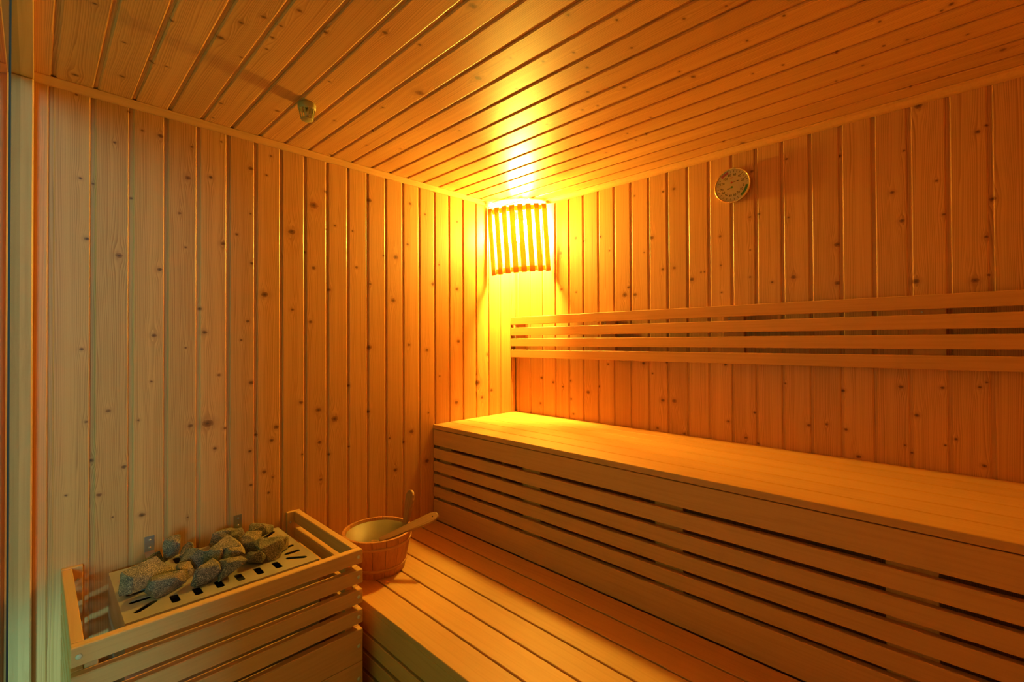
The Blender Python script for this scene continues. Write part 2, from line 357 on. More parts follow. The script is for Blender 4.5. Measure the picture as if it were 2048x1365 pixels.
M['pale_floor'] = pale_tile()
M['plaster'] = simple('panel_back', (0.40, 0.25, 0.12), rough=0.8)

# ------------------------------------------------------------------ object helpers
WM = {}
def place(o, world_matrix, parent=None):
    COL.objects.link(o)
    WM[o.name] = world_matrix.copy()
    if parent is not None:
        o.parent = parent
        o.matrix_basis = WM[parent.name].inverted() @ world_matrix
    else:
        o.matrix_basis = world_matrix
    return o

def tag(o, label=None, cat=None, group=None, kind=None):
    if label: o['label'] = label
    if cat: o['category'] = cat
    if group: o['group'] = group
    if kind: o['kind'] = kind
    return o

def T(x, y=None, z=None):
    v = Vector(x) if y is None else Vector((x, y, z))
    return Matrix.Translation(v)

def empty(name, loc, label, cat, group=None, kind=None):
    o = bpy.data.objects.new(name, None)
    o.empty_display_size = 0.05
    place(o, T(loc))
    return tag(o, label, cat, group, kind)

def mesh_from(name, verts, faces, mat, smooth=False):
    me = bpy.data.meshes.new(name)
    me.from_pydata([tuple(v) for v in verts], [], faces)
    me.materials.append(mat)
    if smooth:
        for p in me.polygons: p.use_smooth = True
    me.update()
    return me

def mesh_bm(name, bm, mat, smooth=False):
    bmesh.ops.recalc_face_normals(bm, faces=bm.faces[:])
    me = bpy.data.meshes.new(name)
    bm.to_mesh(me); bm.free()
    me.materials.append(mat)
    if smooth:
        for p in me.polygons: p.use_smooth = True
    return me

def add(name, me, parent, world=None):
    return place(bpy.data.objects.new(name, me), world or Matrix.Identity(4), parent)

def at_origin(name, bm_or_verts, mat, parent, origin, smooth=False, faces=None):
    """Mesh given in world coordinates, stored with its origin at a chosen point."""
    if faces is not None:
        vs = [Vector(v) - Vector(origin) for v in bm_or_verts]
        me = mesh_from(name, vs, faces, mat, smooth)
    else:
        bmesh.ops.translate(bm_or_verts, verts=bm_or_verts.verts[:], vec=-Vector(origin))
        me = mesh_bm(name, bm_or_verts, mat, smooth)
    return add(name, me, parent, T(origin))

_bars = {}
AX = {0: Matrix.Identity(4), 1: Matrix.Rotation(math.pi / 2, 4, 'Z'), 2: Matrix.Rotation(-math.pi / 2, 4, 'Y')}
def bar_mesh(dims, mat, bevel, seg=1):
    key = (tuple(round(d, 4) for d in dims), mat.name, bevel, seg)
    if key not in _bars:
        bm = bmesh.new()
        bmesh.ops.create_cube(bm, size=1.0)
        bmesh.ops.scale(bm, vec=dims, verts=bm.verts[:])
        if bevel:
            bmesh.ops.bevel(bm, geom=bm.edges[:], offset=bevel, segments=seg, profile=0.5, affect='EDGES')
        _bars[key] = mesh_bm('bar', bm, mat)
    return _bars[key]

def bar(name, p0, p1, mat, parent, bevel=0.0015, axis=None, seg=1):
    """Straight piece of wood between two corners; its own x axis follows the grain."""
    p0, p1 = Vector(p0), Vector(p1)
    c = (p0 + p1) / 2
    d = Vector([abs(p1[i] - p0[i]) for i in range(3)])
    ax = axis if axis is not None else max(range(3), key=lambda i: d[i])
    if ax == 0: dims = (d.x, d.y, d.z)
    elif ax == 1: dims = (d.y, d.x, d.z)
    else: dims = (d.z, d.y, d.x)
    return add(name, bar_mesh(dims, mat, bevel, seg), parent, T(c) @ AX[ax])

def lathe(profile, n=32, close=True):
    """(r, z) profile turned about z."""
    bm = bmesh.new()
    rings = []
    for r, z in profile:
        if r < 1e-6:
            rings.append([bm.verts.new((0, 0, z))])
        else:
            rings.append([bm.verts.new((r * math.cos(2 * math.pi * i / n), r * math.sin(2 * math.pi * i / n), z)) for i in range(n)])
    for a, b in zip(rings, rings[1:]):
        for i in range(n):
            j = (i + 1) % n
            if len(a) == 1 and len(b) == 1: continue
            if len(a) == 1: bm.faces.new((a[0], b[i], b[j]))
            elif len(b) == 1: bm.faces.new((a[i], a[j], b[0]))
            else: bm.faces.new((a[i], a[j], b[j], b[i]))
    return bm

def extrude_poly(pts, axis_o, ax_u, ax_v, ax_w, w0, w1):
    """Closed 2D outline (u, v) pulled along w; returns a bmesh in world coordinates."""
    bm = bmesh.new()
    o, u, v, w = Vector(axis_o), Vector(ax_u), Vector(ax_v), Vector(ax_w)
    a = [bm.verts.new(o + u * p[0] + v * p[1] + w * w0) for p in pts]
    b = [bm.verts.new(o + u * p[0] + v * p[1] + w * w1) for p in pts]
    n = len(pts)
    bm.faces.new(a); bm.faces.new(list(reversed(b)))
    for i in range(n):
        j = (i + 1) % n
        bm.faces.new((a[i], b[i], b[j], a[j]))
    return bm

# ------------------------------------------------------------------ the setting: cladding
STRIP, DEPTH, CHAM, CHD = 0.0090, 0.0045, 0.0034, 0.0021
KNOT_SCALE = 1.7
_boards = {}
def board_mesh(width, length, strip=True):
    key = (round(width, 4), round(length, 4), strip)
    if key in _boards: return _boards[key]
    s = STRIP if strip else 0.0
    prof = []
    if strip: prof += [(0, 0.012), (0, DEPTH), (s, DEPTH)]
    else: prof += [(0, 0.012)]
    prof += [(s, CHD), (s + CHAM, 0), (width - CHAM, 0), (width, CHD), (width, 0.012)]
    n = len(prof)
    vs = [(x, y, 0) for x, y in prof] + [(x, y, length) for x, y in prof]
    fs = [tuple(range(n)), tuple(reversed(range(n, 2 * n)))] + [(i, i + n, (i + 1) % n + n, (i + 1) % n) for i in range(n)]
    me = mesh_from('plank', vs, fs, M['pine'])
    bm = bmesh.new(); bm.from_mesh(me); bmesh.ops.recalc_face_normals(bm, faces=bm.faces[:]); bm.to_mesh(me); bm.free()
    _boards[key] = me
    return me

def board(parent, width, length, world, knots):
    o = add('plank', board_mesh(width, length), parent, world)
    ks = sorted(knots, key=lambda k: -k[2])[:N_KNOTS]
    for i in range(N_KNOTS):
        o['k%d' % i] = [float(ks[i][0]), float(ks[i][1]), float(ks[i][2]) * KNOT_SCALE] if i < len(ks) else [9.0 + i, 9.0, 0.0001]
    return o

def backing(name, p0, p1, label, cat, mat=None):
    c = (Vector(p0) + Vector(p1)) / 2
    d = Vector(p1) - Vector(p0)
    bm = bmesh.new()
    bmesh.ops.create_cube(bm, size=1.0)
    bmesh.ops.scale(bm, vec=[abs(x) for x in d], verts=bm.verts[:])
    o = add(name, mesh_bm(name, bm, mat or M['plaster']), None, T(c))
    return tag(o, label, cat, kind='structure')

wall_left = backing('wall_left', (-2.10, 0.0125, 0.0), (0.08, 0.08, 2.12), 'knotty pine board wall behind the heater, left of the corner lamp', 'wall')
wall_right = backing('wall_right', (0.0125, Y_END - 0.1, 0.0), (0.08, 0.0125, 2.12), 'knotty pine board wall behind the upper bench and backrest', 'wall')
ceiling = backing('ceiling', (-2.0, Y_END - 0.1, ZC + 0.0125), (0.0125, 0.0125, ZC + 0.09), 'pine board ceiling of the sauna', 'ceiling')
wall_back = backing('wall_back', (-1.97, Y_END - 0.1, 0.0), (0.0125, Y_END, ZC + 0.012), 'wooden end wall facing the heater', 'wall', M['trim'])
floor = backing('floor', (-2.05, Y_END - 0.1, -0.06), (0.0125, 0.0125, 0.0), 'pale tiled floor under the benches', 'floor', M['floor'])
outer_floor = backing('floor_outside', (-5.2, -5.0, -0.06), (-2.051, 1.5, 0.0), 'pale floor outside the glass front', 'floor', M['pale_floor'])  # unseen; put in pale to bounce daylight in through the glass

# left wall: boards run from the glass front to the corner
seams = [-(k + 1.4009) * P for k in range(20, -3, -1)]
seams = [s for s in seams if s < -0.012]
seams = [seams[0] - P] + seams
for i, s in enumerate(seams):
    e = seams[i + 1] if i + 1 < len(seams) else 0.0
    ks = [(x - s, z, r) for x, z, r in KNOTS_LEFT if s - 0.002 <= x < e]
    board(wall_left, e - s, 2.06, T(s, 0, 0), ks)

# right wall: boards run from the corner towards the camera side
PB = P * 1.0063
seams = [-(k * 1.0063 + 1.284) * P for k in range(-1, 26)]
RZ = Matrix.Rotation(-math.pi / 2, 4, 'Z')
ks = [(0.0 - y, z, r) for y, z, r in KNOTS_RIGHT if y > seams[0]]
board(wall_right, -seams[0], 2.06, T(0, 0, 0) @ RZ, ks)
for i, s in enumerate(seams):
    e = seams[i + 1] if i + 1 < len(seams) else s - PB
    if s < Y_END: break
    ks = [(s - y, z, r) for y, z, r in KNOTS_RIGHT if e < y <= s + 0.002]
    board(wall_right, s - e, 2.06, T(0, s, 0) @ RZ, ks)

# ceiling: boards run away from the left wall, side by side from the glass to the right wall
seams = [-(k + 3.3591) * P for k in range(19, -4, -1)]
seams = [s for s in seams if s > -2.02 and s < -0.012]
RX = Matrix.Rotation(math.pi / 2, 4, 'X')
for i, s in enumerate(seams):
    e = seams[i + 1] if i + 1 < len(seams) else 0.0
    ks = [(x - s, -y, r * 1.35) for x, y, r in KNOTS_CEILING if s - 0.002 <= x < e]
    board(ceiling, e - s, -Y_END, T(s, 0, ZC) @ RX, ks)

# ceiling trims
def trim(name, label, prof, u, v, w, w0, w1):
    bm = extrude_poly(prof, (0, 0, ZC), u, v, w, w0, w1)
    bmesh.ops.bevel(bm, geom=[e for e in bm.edges if e.calc_length() > 0.5], offset=0.0012, segments=1, affect='EDGES')
    me = mesh_bm(name, bm, M['trim'])
    return tag(add(name, me, None), label, 'ceiling trim', kind='structure')
prof = [(0, 0), (0.030, 0), (0.030, -0.003), (0.020, -0.009), (0.010, -0.018), (0, -0.018)]
trim('trim_1', 'narrow ceiling trim along the top of the left wall', prof, (0, -1, 0), (0, 0, 1), (1, 0, 0), -1.9015, -0.02)
prof = [(0, 0), (0.046, 0), (0.046, -0.0035), (0.032, -0.0045), (0.020, -0.0140), (0.016, -0.0155), (0, -0.0155)]
trim('trim_2', 'ceiling trim along the top of the right wall', prof, (-1, 0, 0), (0, 0, 1), (0, 1, 0), Y_END, -0.02)

# glass front beside the camera
win = empty('window_1', (X_GLASS, -1.2, 0.0), 'clear glass front with wooden post and header at the left edge', 'window', kind='structure')
POST_Y = -0.034
bar('post', (-1.957, POST_Y, 0.0), (-1.902, -0.0004, 2.0085), M['post'], win, bevel=0.0035)
bar('header', (-1.957, Y_END, 2.009), (-1.902, -0.0004, ZC - 0.0002), M['post'], win, bevel=0.002)
bar('sill', (-1.957, Y_END, 0.0), (-1.902, POST_Y - 0.0005, 0.03), M['post'], win, bevel=0.002)
def pane(y0, y1):
    add('pane', bar_mesh((y0 - y1, 0.008, 1.978), M['glass'], 0), win, T(X_GLASS - 0.004, (y0 + y1) / 2, 0.0305 + 0.989) @ AX[1])
pane(POST_Y - 0.0005, -0.745)
pane(-0.757, Y_GLASS)
bar('side_panel', (-1.957, Y_END, 0.0305), (-1.918, Y_GLASS - 0.0005, 2.0085), M['post'], win, bevel=0.001, axis=2)  # unseen board, put in to block daylight on the guard and right wall
bar('seal', (X_GLASS - 0.009, -0.756, 0.0305), (X_GLASS + 0.0012, -0.746, 2.0085), M['seal'], win, bevel=0.0)

# ------------------------------------------------------------------ benches
Y_B = Y_END + 0.02
def bench(name, label, x_front, x_back, z_top, slats, board_h, parts_to):
    t = empty(name, (x_front, -1.2, 0.0), label, 'bench')
    n, w = 6, (x_back - x_front) / 6.0
    for i in range(n):
        gap = parts_to['gap']
        a = x_front + i * w
        bar('seat_plank', (a + (gap / 2 if i else 0), Y_B, z_top - 0.020), (a + w - gap / 2, -0.002, z_top), M['bench'], t, bevel=0.0014)
    f0, f1 = x_front + 0.001, x_front + 0.021
    for k, (z1, z0) in enumerate(slats):
        bar('front_board' if k == 0 or k == len(slats) - 1 else 'front_slat', (f0, Y_B, z0), (f1, -0.003, z1), M['bench'], t, bevel=0.0016)
    for y in parts_to['battens']:
        bar('batten', (f1 + 0.0002, y - 0.09, parts_to['z0']), (f1 + 0.022, y, z_top - 0.0205), M['bench'], t, bevel=0.001, axis=2)
    for y in (-0.06, -0.61, -1.17, -1.74, -2.3):
        bar('bearer', (f1 + 0.0225, y - 0.045, z_top - 0.065), (x_back - 0.004, y, z_top - 0.0205), M['bench'], t, bevel=0.001)
    return t
lowest = []
bench('upper_bench', 'upper slatted bench running along the right wall under the backrest', XB, -0.001, ZB,
      [(0.8752, 0.801), (0.786, 0.7395), (0.7245, 0.679), (0.6645, 0.619), (0.604, 0.5585), (0.5445, ZL + 0.0005)], 0.07,
      dict(gap=0.0046, battens=[-0.022, -0.566, -1.128, -1.691, -2.254], z0=0.001))
bench('lower_bench', 'lower slatted bench with the wooden bucket on it, in front of the upper bench', XL, XB - 0.0005, ZL,
      [(0.4285, 0.353), (0.3425, 0.2925), (0.2785, 0.229), (0.2155, 0.166), (0.1525, 0.103), (0.09, 0.004)], 0.07,
      dict(gap=0.006, battens=[-0.022, -0.566, -1.128, -1.691, -2.254], z0=0.001))

# backrest on the right wall
t = empty('backrest', (0.0, -1.2, 1.19), 'four long slats of the backrest on the right wall above the upper bench', 'backrest')
for z1, z0 in ((1.426, 1.3835), (1.3670, 1.3235), (1.3070, 1.2645), (1.2455, 1.2035)):
    bar('slat', (-0.040, Y_B, z0), (-0.021, -0.003, z1), M['bench'], t, bevel=0.0016)
for y in (-0.022, -0.585, -1.147, -1.708, -2.27):
    b = bar('batten', (-0.0208, y - 0.075, 1.205), (-0.0005, y, 1.424), M['bench'], t, bevel=0.001, axis=2)
    if y < -0.1:
        bm = lathe([(0, 0.0011), (0.0022, 0.001), (0.0036, 0.0), (0, 0.0)], 14)
        add('screw', mesh_bm('screw', bm, M['zinc'], True), b, T(-0.0208, y - 0.022, 1.3755) @ Matrix.Rotation(-math.pi / 2, 4, 'Y'))

# ------------------------------------------------------------------ corner lamp
LC, LR, LZ0, LZ1 = Vector((0.1132, 0.0309)), 0.3173, 1.650, 2.006
lamp = empty('corner_lamp', (-0.11, -0.13, LZ0), 'glowing corner lamp with curved shade of upright wooden slats under the ceiling', 'lamp')
A0, A1 = 189.6, 243.6
def lp(a, r): return Vector((LC.x + r * math.cos(math.radians(a)), LC.y + r * math.sin(math.radians(a)), 0))
# the shade hangs a little crooked
am = math.radians((A0 + A1) / 2)
piv = lp((A0 + A1) / 2, LR) + Vector((0, 0, (LZ0 + LZ1) / 2))
TILT = T(piv) @ Matrix.Rotation(math.radians(3.6), 4, Vector((math.cos(am), math.sin(am), 0))) @ T(-piv)
SL = bar_mesh((LZ1 - LZ0, 0.008, 0.0275), M['lamp_wood'], 0.0012)
for i in range(8):
    a = A0 + (A1 - A0) * i / 7
    c = lp(a, LR)
    rad = Vector((math.cos(math.radians(a)), math.sin(math.radians(a)), 0))
    tan = Vector((-rad.y, rad.x, 0))
    m = Matrix((Vector((0, 0, 1)), rad, tan)).transposed().to_4x4()
    if m.determinant() < 0: m = Matrix((Vector((0, 0, 1)), rad, -tan)).transposed().to_4x4()
    m.translation = c + Vector((0, 0, (LZ0 + LZ1) / 2))
    add('slat', SL, lamp, TILT @ m)
for z0 in (LZ0 + 0.006, LZ1 - 0.032):
    bm = bmesh.new()
    ring = []
    for k in range(17):
        a = A0 - 1.2 + (A1 - A0 + 2.4) * k / 16
        ring.append([bm.verts.new(lp(a, r) + Vector((0, 0, z))) for r, z in ((LR - 0.0043, z0), (LR - 0.0113, z0), (LR - 0.0113, z0 + 0.026), (LR - 0.0043, z0 + 0.026))])
    for a, b in zip(ring, ring[1:]):
        for j in range(4):
            bm.faces.new((a[j], a[(j + 1) % 4], b[(j + 1) % 4], b[j]))
    bm.faces.new(ring[0]); bm.faces.new(ring[-1])
    bmesh.ops.transform(bm, matrix=TILT, verts=bm.verts[:])
    at_origin('rail', bm, M['lamp_wood'], lamp, (-0.14, -0.15, z0))
BX, BY, BZ = -0.084, -0.118, 1.885
prof = [(0.042 * math.sin(math.pi * k / 14), 0.062 * math.cos(math.pi * k / 14)) for k in range(0, 15)]
prof[0] = (0, 0.062); prof[-1] = (0, -0.062)
bm = lathe(prof, 24)
bulb = add('globe', mesh_bm('globe', bm, M['bulb'], True), lamp, T(BX, BY, BZ))
# the socket sits behind the globe and reaches back to the corner
back = Vector((-BX, -BY, 0)).normalized()
mb = T(BX, BY, BZ) @ Vector((0, 0, 1)).rotation_difference(back).to_matrix().to_4x4()
bm = lathe([(0, 0.034), (0.020, 0.034), (0.026, 0.040), (0.028, 0.074), (0.024, 0.080), (0, 0.080)], 24)
add('socket', mesh_bm('socket', bm, M['porcelain'], True), lamp, mb)
bm = lathe([(0, 0.0802), (0.011, 0.0802), (0.011, 0.131), (0, 0.131)], 12)
add('bracket', mesh_bm('bracket', bm, M['porcelain'], True), lamp, mb)

# ------------------------------------------------------------------ heater
HX0, HX1, HY0, HY1, HZ = -1.745, -1.277, -0.382, -0.028, 0.620
hc = ((HX0 + HX1) / 2, (HY0 + HY1) / 2)
heater = empty('sauna_heater', (*hc, 0.0), 'steel sauna heater with slotted top plate carrying the stones', 'heater')

def slot_outline(x0, y0, x1, y1, w, n=5):
    a = math.atan2(y1 - y0, x1 - x0)
    r = w / 2
    pts = []
    for (cx, cy, s) in ((x1, y1, -1), (x0, y0, 1)):
        for k in range(n + 1):
            b = a + s * math.pi / 2 + (math.pi * k / n if s < 0 else math.pi * k / n)
            pts.append((cx + r * math.cos(b), cy + r * math.sin(b)))
    return pts
def rect_outline(x0, x1, y0, y1, r, n=3):
    pts = []
    for cx, cy, a0 in ((x1 - r, y0 + r, -90), (x1 - r, y1 - r, 0), (x0 + r, y1 - r, 90), (x0 + r, y0 + r, 180)):
        for k in range(n + 1):
            a = math.radians(a0 + 90 * k / n)
            pts.append((cx + r * math.cos(a), cy + r * math.sin(a)))
    return pts
slots = []
mid = hc[0]
for sgn in (-1, 1):
    for y in (-0.122, -0.172, -0.223, -0.276):
        slots.append(slot_outline(mid + sgn * 0.176, y, mid + sgn * 0.208, y, 0.0165))
    slots.append(slot_outline(mid + sgn * 0.170, -0.093, mid + sgn * 0.204, -0.062, 0.0165))
    slots.append(slot_outline(mid + sgn * 0.168, -0.310, mid + sgn * 0.205, -0.337, 0.0165))
for k in range(6):
    x = -1.638 + 0.0508 * k
    for y0, y1 in ((-0.356, -0.307), (-0.103, -0.054)):
        slots.append(rect_outline(x - 0.0095, x + 0.0095, y0, y1, 0.0055))

def plate_with_holes(name, x0, x1, y0, y1, z0, z1, outlines, mat, parent):
    bm = bmesh.new()
    bmesh.ops.create_cube(bm, size=1.0)
    bmesh.ops.scale(bm, vec=(x1 - x0, y1 - y0, z1 - z0), verts=bm.verts[:])
    o = add(name, mesh_bm(name, bm, mat), parent, T((x0 + x1) / 2, (y0 + y1) / 2, (z0 + z1) / 2))
    cb = bmesh.new()
    off = Vector(((x0 + x1) / 2, (y0 + y1) / 2, 0))
    for pts in outlines:
        a = [cb.verts.new(Vector((p[0], p[1], -0.05)) - off) for p in pts]
        b = [cb.verts.new(Vector((p[0], p[1], 0.05)) - off) for p in pts]
        cb.faces.new(list(reversed(a))); cb.faces.new(b)
        n = len(pts)
        for i in range(n):
            j = (i + 1) % n
            cb.faces.new((a[i], a[j], b[j], b[i]))
    cme = mesh_bm('cutter', cb, mat)
    c = bpy.data.objects.new('cutter', cme)
    COL.objects.link(c)
    c.matrix_world = T(off.x, off.y, (z0 + z1) / 2)
    md = o.modifiers.new('holes', 'BOOLEAN')
    md.object = c
    md.operation = 'DIFFERENCE'
    md.solver = 'EXACT'
    dg = bpy.context.evaluated_depsgraph_get()
    dg.update()
    me = bpy.data.meshes.new_from_object(o.evaluated_get(dg))
    o.modifiers.clear()
    o.data = me
    bpy.data.objects.remove(c, do_unlink=True)
    return o
plate_with_holes('top_plate', HX0, HX1, HY0, HY1, HZ - 0.002, HZ, slots, M['steel'], heater)
zt = HZ - 0.0022
for nm, a, b in (('side_panel', (HX0, HY0, 0.12), (HX0 + 0.002, HY1, zt)), ('side_panel', (HX1 - 0.002, HY0, 0.12), (HX1, HY1, zt)),
                 ('front_panel', (HX0 + 0.0022, HY0, 0.12), (HX1 - 0.0022, HY0 + 0.002, zt)), ('back_panel', (HX0 + 0.0022, HY1 - 0.002, 0.12), (HX1 - 0.0022, HY1, zt))):
    bar(nm, a, b, M['steel'], heater, bevel=0.0)
bar('element_tray', (HX0 + 0.004, HY0 + 0.004, 0.50), (HX1 - 0.004, HY1 - 0.004, 0.52), M['element'], heater, bevel=0.0)
bar('heater_base', (HX0, HY0, 0.10), (HX1, HY1, 0.1195), M['element'], heater, bevel=0.0)
for sx in (HX0 + 0.04, HX1 - 0.07):
    bar('foot', (sx, HY0 + 0.03, 0.0005), (sx + 0.03, HY1 - 0.03, 0.0995), M['element'], heater, bevel=0.0)
for bx in (-1.6465, -1.4005):
    w = 0.0125
    bm = extrude_poly([(-0.0005, 0.690), (-0.0025, 0.690), (-0.0025, 0.6445), (-0.078, 0.6245), (-0.078, 0.6222), (-0.0005, 0.6425)],
                      (bx, 0, 0), (0, 1, 0), (0, 0, 1), (1, 0, 0), -w, w)
    br = at_origin('wall_bracket', bm, M['zinc'], heater, (bx, -0.002, 0.65))
    for z in (0.678, 0.655):
        bm = lathe([(0, 0.0024), (0.0022, 0.0020), (0.0036, 0.0), (0, 0.0)], 14)
        add('screw', mesh_bm('screw', bm, M['zinc'], True), br, T(bx + 0.001, -0.0026, z) @ Matrix.Rotation(math.pi / 2, 4, 'X'))

# wooden guard round the heater
GX0, GX1, GY, TH = -1.845, -1.190, -0.492, 0.023
guard = empty('heater_guard', ((GX0 + GX1) / 2, -0.25, 0.0), 'slatted wooden guard rail boxed around the sauna heater', 'guard rail')
levels = [(0.656, 0.6145), (0.595, 0.5535), (0.535, 0.4925), (0.474, 0.432), (0.4135, 0.3155), (0.3145, 0.2165), (0.2155, 0.1175)]
capm = mesh_bm('bolt_cap', lathe([(0, 0.0022), (0.003, 0.0020), (0.0052, 0.0010), (0.0058, 0.0), (0, 0.0)], 18), M['cap'], True)
RCAP = Matrix.Rotation(math.pi / 2, 4, 'X')
for k, (z1, z0) in enumerate(levels):
    s = bar('front_slat', (GX0, GY, z0), (GX1, GY + TH, z1), M['guard'], guard, bevel=0.002)
    for x in (GX0 + 0.0135, GX1 - 0.0125):
        add('bolt_cap', capm, s, T(x, GY, (z0 + z1) / 2) @ RCAP)
    bar('side_slat', (GX0, GY + TH + 0.0003, z0), (GX0 + TH, -0.0145, z1), M['guard'], guard, bevel=0.002)
    bar('side_slat', (GX1 - TH, GY + TH + 0.0003, z0), (GX1, -0.0145, z1), M['guard'], guard, bevel=0.002)
for x0, x1 in ((GX0, GX0 + 0.045), (GX1 - 0.050, GX1)):
    b = bar('wall_batten', (x0, -0.0142, 0.02), (x1, -0.0006, 0.6575), M['guard'], guard, bevel=0.0012)
    bm = lathe([(0, 0.0024), (0.0022, 0.0020), (0.0036, 0.0), (0, 0.0)], 14)
    add('screw', mesh_bm('screw', bm, M['zinc'], True), b, T((x0 + 0.034) if x0 == GX0 else (x0 + 0.012), -0.0143, 0.620) @ Matrix.Rotation(math.pi / 2, 4, 'X'))
for xa, xb in ((GX0 + TH + 0.0003, GX0 + TH + 0.023), (GX1 - TH - 0.023, GX1 - TH - 0.0003)):
    bar('corner_post', (xa, GY + TH + 0.0003, 0.005), (xb, GY + TH + 0.022, 0.635), M['guard'], guard, bevel=0.001)

# stones on the heater: x, y, z, length, width, height, turn
STONES = [
 (-1.678, -0.205, 0.6455, 0.125, 0.052, 0.050, 0.32, 'long dark grey stone sloping at the left end of the pile'),
 (-1.647, -0.279, 0.6410, 0.083, 0.050, 0.040, -0.16, 'flat speckled stone lying at the front left of the pile'),
 (-1.650, -0.089, 0.6400, 0.047, 0.040, 0.038, -0.14, 'small stone tucked behind the long sloping stone, near the left wall bracket'),
 (-1.608, -0.107, 0.6460, 0.037, 0.045, 0.050, -0.17, 'upright dark stone right of the left wall bracket'),
 (-1.562, -0.071, 0.6385, 0.035, 0.040, 0.035, -0.19, 'small low stone at the back, between the upright dark stone and the back middle one'),
 (-1.557, -0.159, 0.6420, 0.073, 0.060, 0.042, -0.20, 'broad brown stone in the middle of the pile, right of the upright dark stone'),
 (-1.598, -0.230, 0.6380, 0.038, 0.040, 0.034, -0.19, 'rounded brown stone between the long sloping stone and the front middle stone'),
 (-1.500, -0.186, 0.6560, 0.100, 0.055, 0.042, -0.24, 'large tawny flat-topped stone on top in the middle of the pile'),
 (-1.454, -0.060, 0.6420, 0.080, 0.050, 0.042, -0.25, 'large stone at the back by the right wall bracket'),
 (-1.558, -0.287, 0.6420, 0.063, 0.050, 0.042, -0.22, 'dark stone in the middle of the front row'),
 (-1.515, -0.210, 0.6370, 0.061, 0.045, 0.032, -0.23, 'low grey stone wedged under the tawny top stone'),
 (-1.494, -0.304, 0.6400, 0.066, 0.050, 0.038, -0.26, 'two-tone grey and tan stone at the front edge over the slots'),
 (-1.473, -0.223, 0.6420, 0.058, 0.045, 0.042, -0.26, 'tan stone just behind the two-tone front stone'),
 (-1.424, -0.270, 0.6370, 0.058, 0.045, 0.032, -0.29, 'light blocky stone at the front right, left of the big dark one'),
 (-1.414, -0.184, 0.6440, 0.057, 0.050, 0.046, -0.29, 'brown stone in the right half of the pile, behind the light blocky one'),
 (-1.424, -0.083, 0.6410, 0.039, 0.040, 0.040, -0.26, 'small stone squeezed between the tawny top stone and the back stones'),
 (-1.351, -0.092, 0.6410, 0.066, 0.048, 0.040, -0.30, 'pale speckled stone highest at the back right of the pile'),
 (-1.385, -0.261, 0.6450, 0.078, 0.055, 0.048, -0.32, 'big dark grey stone at the right end of the pile'),
 (-1.340, -0.243, 0.6400, 0.042, 0.042, 0.038, -0.34, 'tan stone at the far right, leaning behind the big dark one'),
]
def rock(seed, L, W, H):
    rd = random.Random(seed)
    bm = bmesh.new()
    for _ in range(11):
        v = Vector((rd.gauss(0, 1), rd.gauss(0, 1), rd.gauss(0, 1))).normalized()
        v = Vector([math.copysign(abs(c) ** 0.72, c) for c in v]) * rd.uniform(0.92, 1.05)
        bm.verts.new((v.x, v.y, v.z))
    bmesh.ops.convex_hull(bm, input=bm.verts[:])
    bmesh.ops.delete(bm, geom=[v for v in bm.verts if not v.link_faces], context='VERTS')
    xs = [[v.co[i] for v in bm.verts] for i in range(3)]
    for v in bm.verts:
        v.co = Vector([(v.co[i] - (max(xs[i]) + min(xs[i])) / 2) / (max(xs[i]) - min(xs[i])) for i in range(3)])
    bmesh.ops.scale(bm, vec=(L, W, H), verts=bm.verts[:])
    bmesh.ops.bevel(bm, geom=bm.edges[:], offset=0.0024, segments=1, profile=0.6, affect='EDGES')
    bmesh.ops.triangulate(bm, faces=bm.faces[:])
    bmesh.ops.subdivide_edges(bm, edges=bm.edges[:], cuts=2, use_grid_fill=True)
    for v in bm.verts:
        n1 = mnoise.noise_vector(v.co * 38 + Vector((seed * 3.1, 0, 0)))
        n2 = mnoise.noise_vector(v.co * 130 + Vector((0, seed * 1.7, 0)))
        v.co += n1 * 0.0034 + n2 * 0.0012
    return bm
for i, (x, y, z, L, W, H, rz, lab) in enumerate(STONES):
    me = mesh_bm('heater_stone', rock(i + 11, L * 1.16, W * 1.25, H * 1.48), M['stone'], False)
    rot = Matrix.Rotation(rz, 4, 'Z') @ Matrix.Rotation(0.10 * math.sin(i * 2.3), 4, 'Y')
    low = min((rot @ v.co).z for v in me.vertices)
    cut = low + 0.16 * H                                # a settled, flat underside
    inv = rot.inverted()
    for v in me.vertices:
        q = rot @ v.co
        if q.z < cut:
            q.z = cut
            v.co = inv @ q
    low = cut
    rest = HZ + 0.0004 if i != 7 else 0.640            # one stone lies on top of the others
    o = add('heater_stone', me, None, T(x, y, rest - low) @ rot)
    tag(o, lab, 'stone', 'stones piled on the heater')

# ------------------------------------------------------------------ bucket
BC, RB, RT, BH, WT = Vector((-0.9975, -0.2416, ZL + 0.0004)), 0.0985, 0.127, 0.142, 0.011
bucket = empty('sauna_bucket', BC, 'round wooden sauna bucket with upright paddle handle on the lower bench', 'bucket')
NS = 16
def wall_r(z): return RB + (RT - RB) * z / BH
def stave_shape(a0, a1, z0, z1, ro, ri, n=4):
    bm = bmesh.new()
    rings = []
    for k in range(n + 1):
        a = a0 + (a1 - a0) * k / n
        c, s = math.cos(a), math.sin(a)
        rings.append([bm.verts.new((r * c, r * s, z)) for r, z in ((ro(z0), z0), (ro(z1) - 0.001, z1 - 0.0006), (ro(z1) - 0.003, z1), (ri(z1) + 0.001, z1), (ri(z0), z0))])
    for a, b in zip(rings, rings[1:]):
        for j in range(5):
            bm.faces.new((a[j], a[(j + 1) % 5], b[(j + 1) % 5], b[j]))
    bm.faces.new(rings[0]); bm.faces.new(list(reversed(rings[-1])))
    return bm
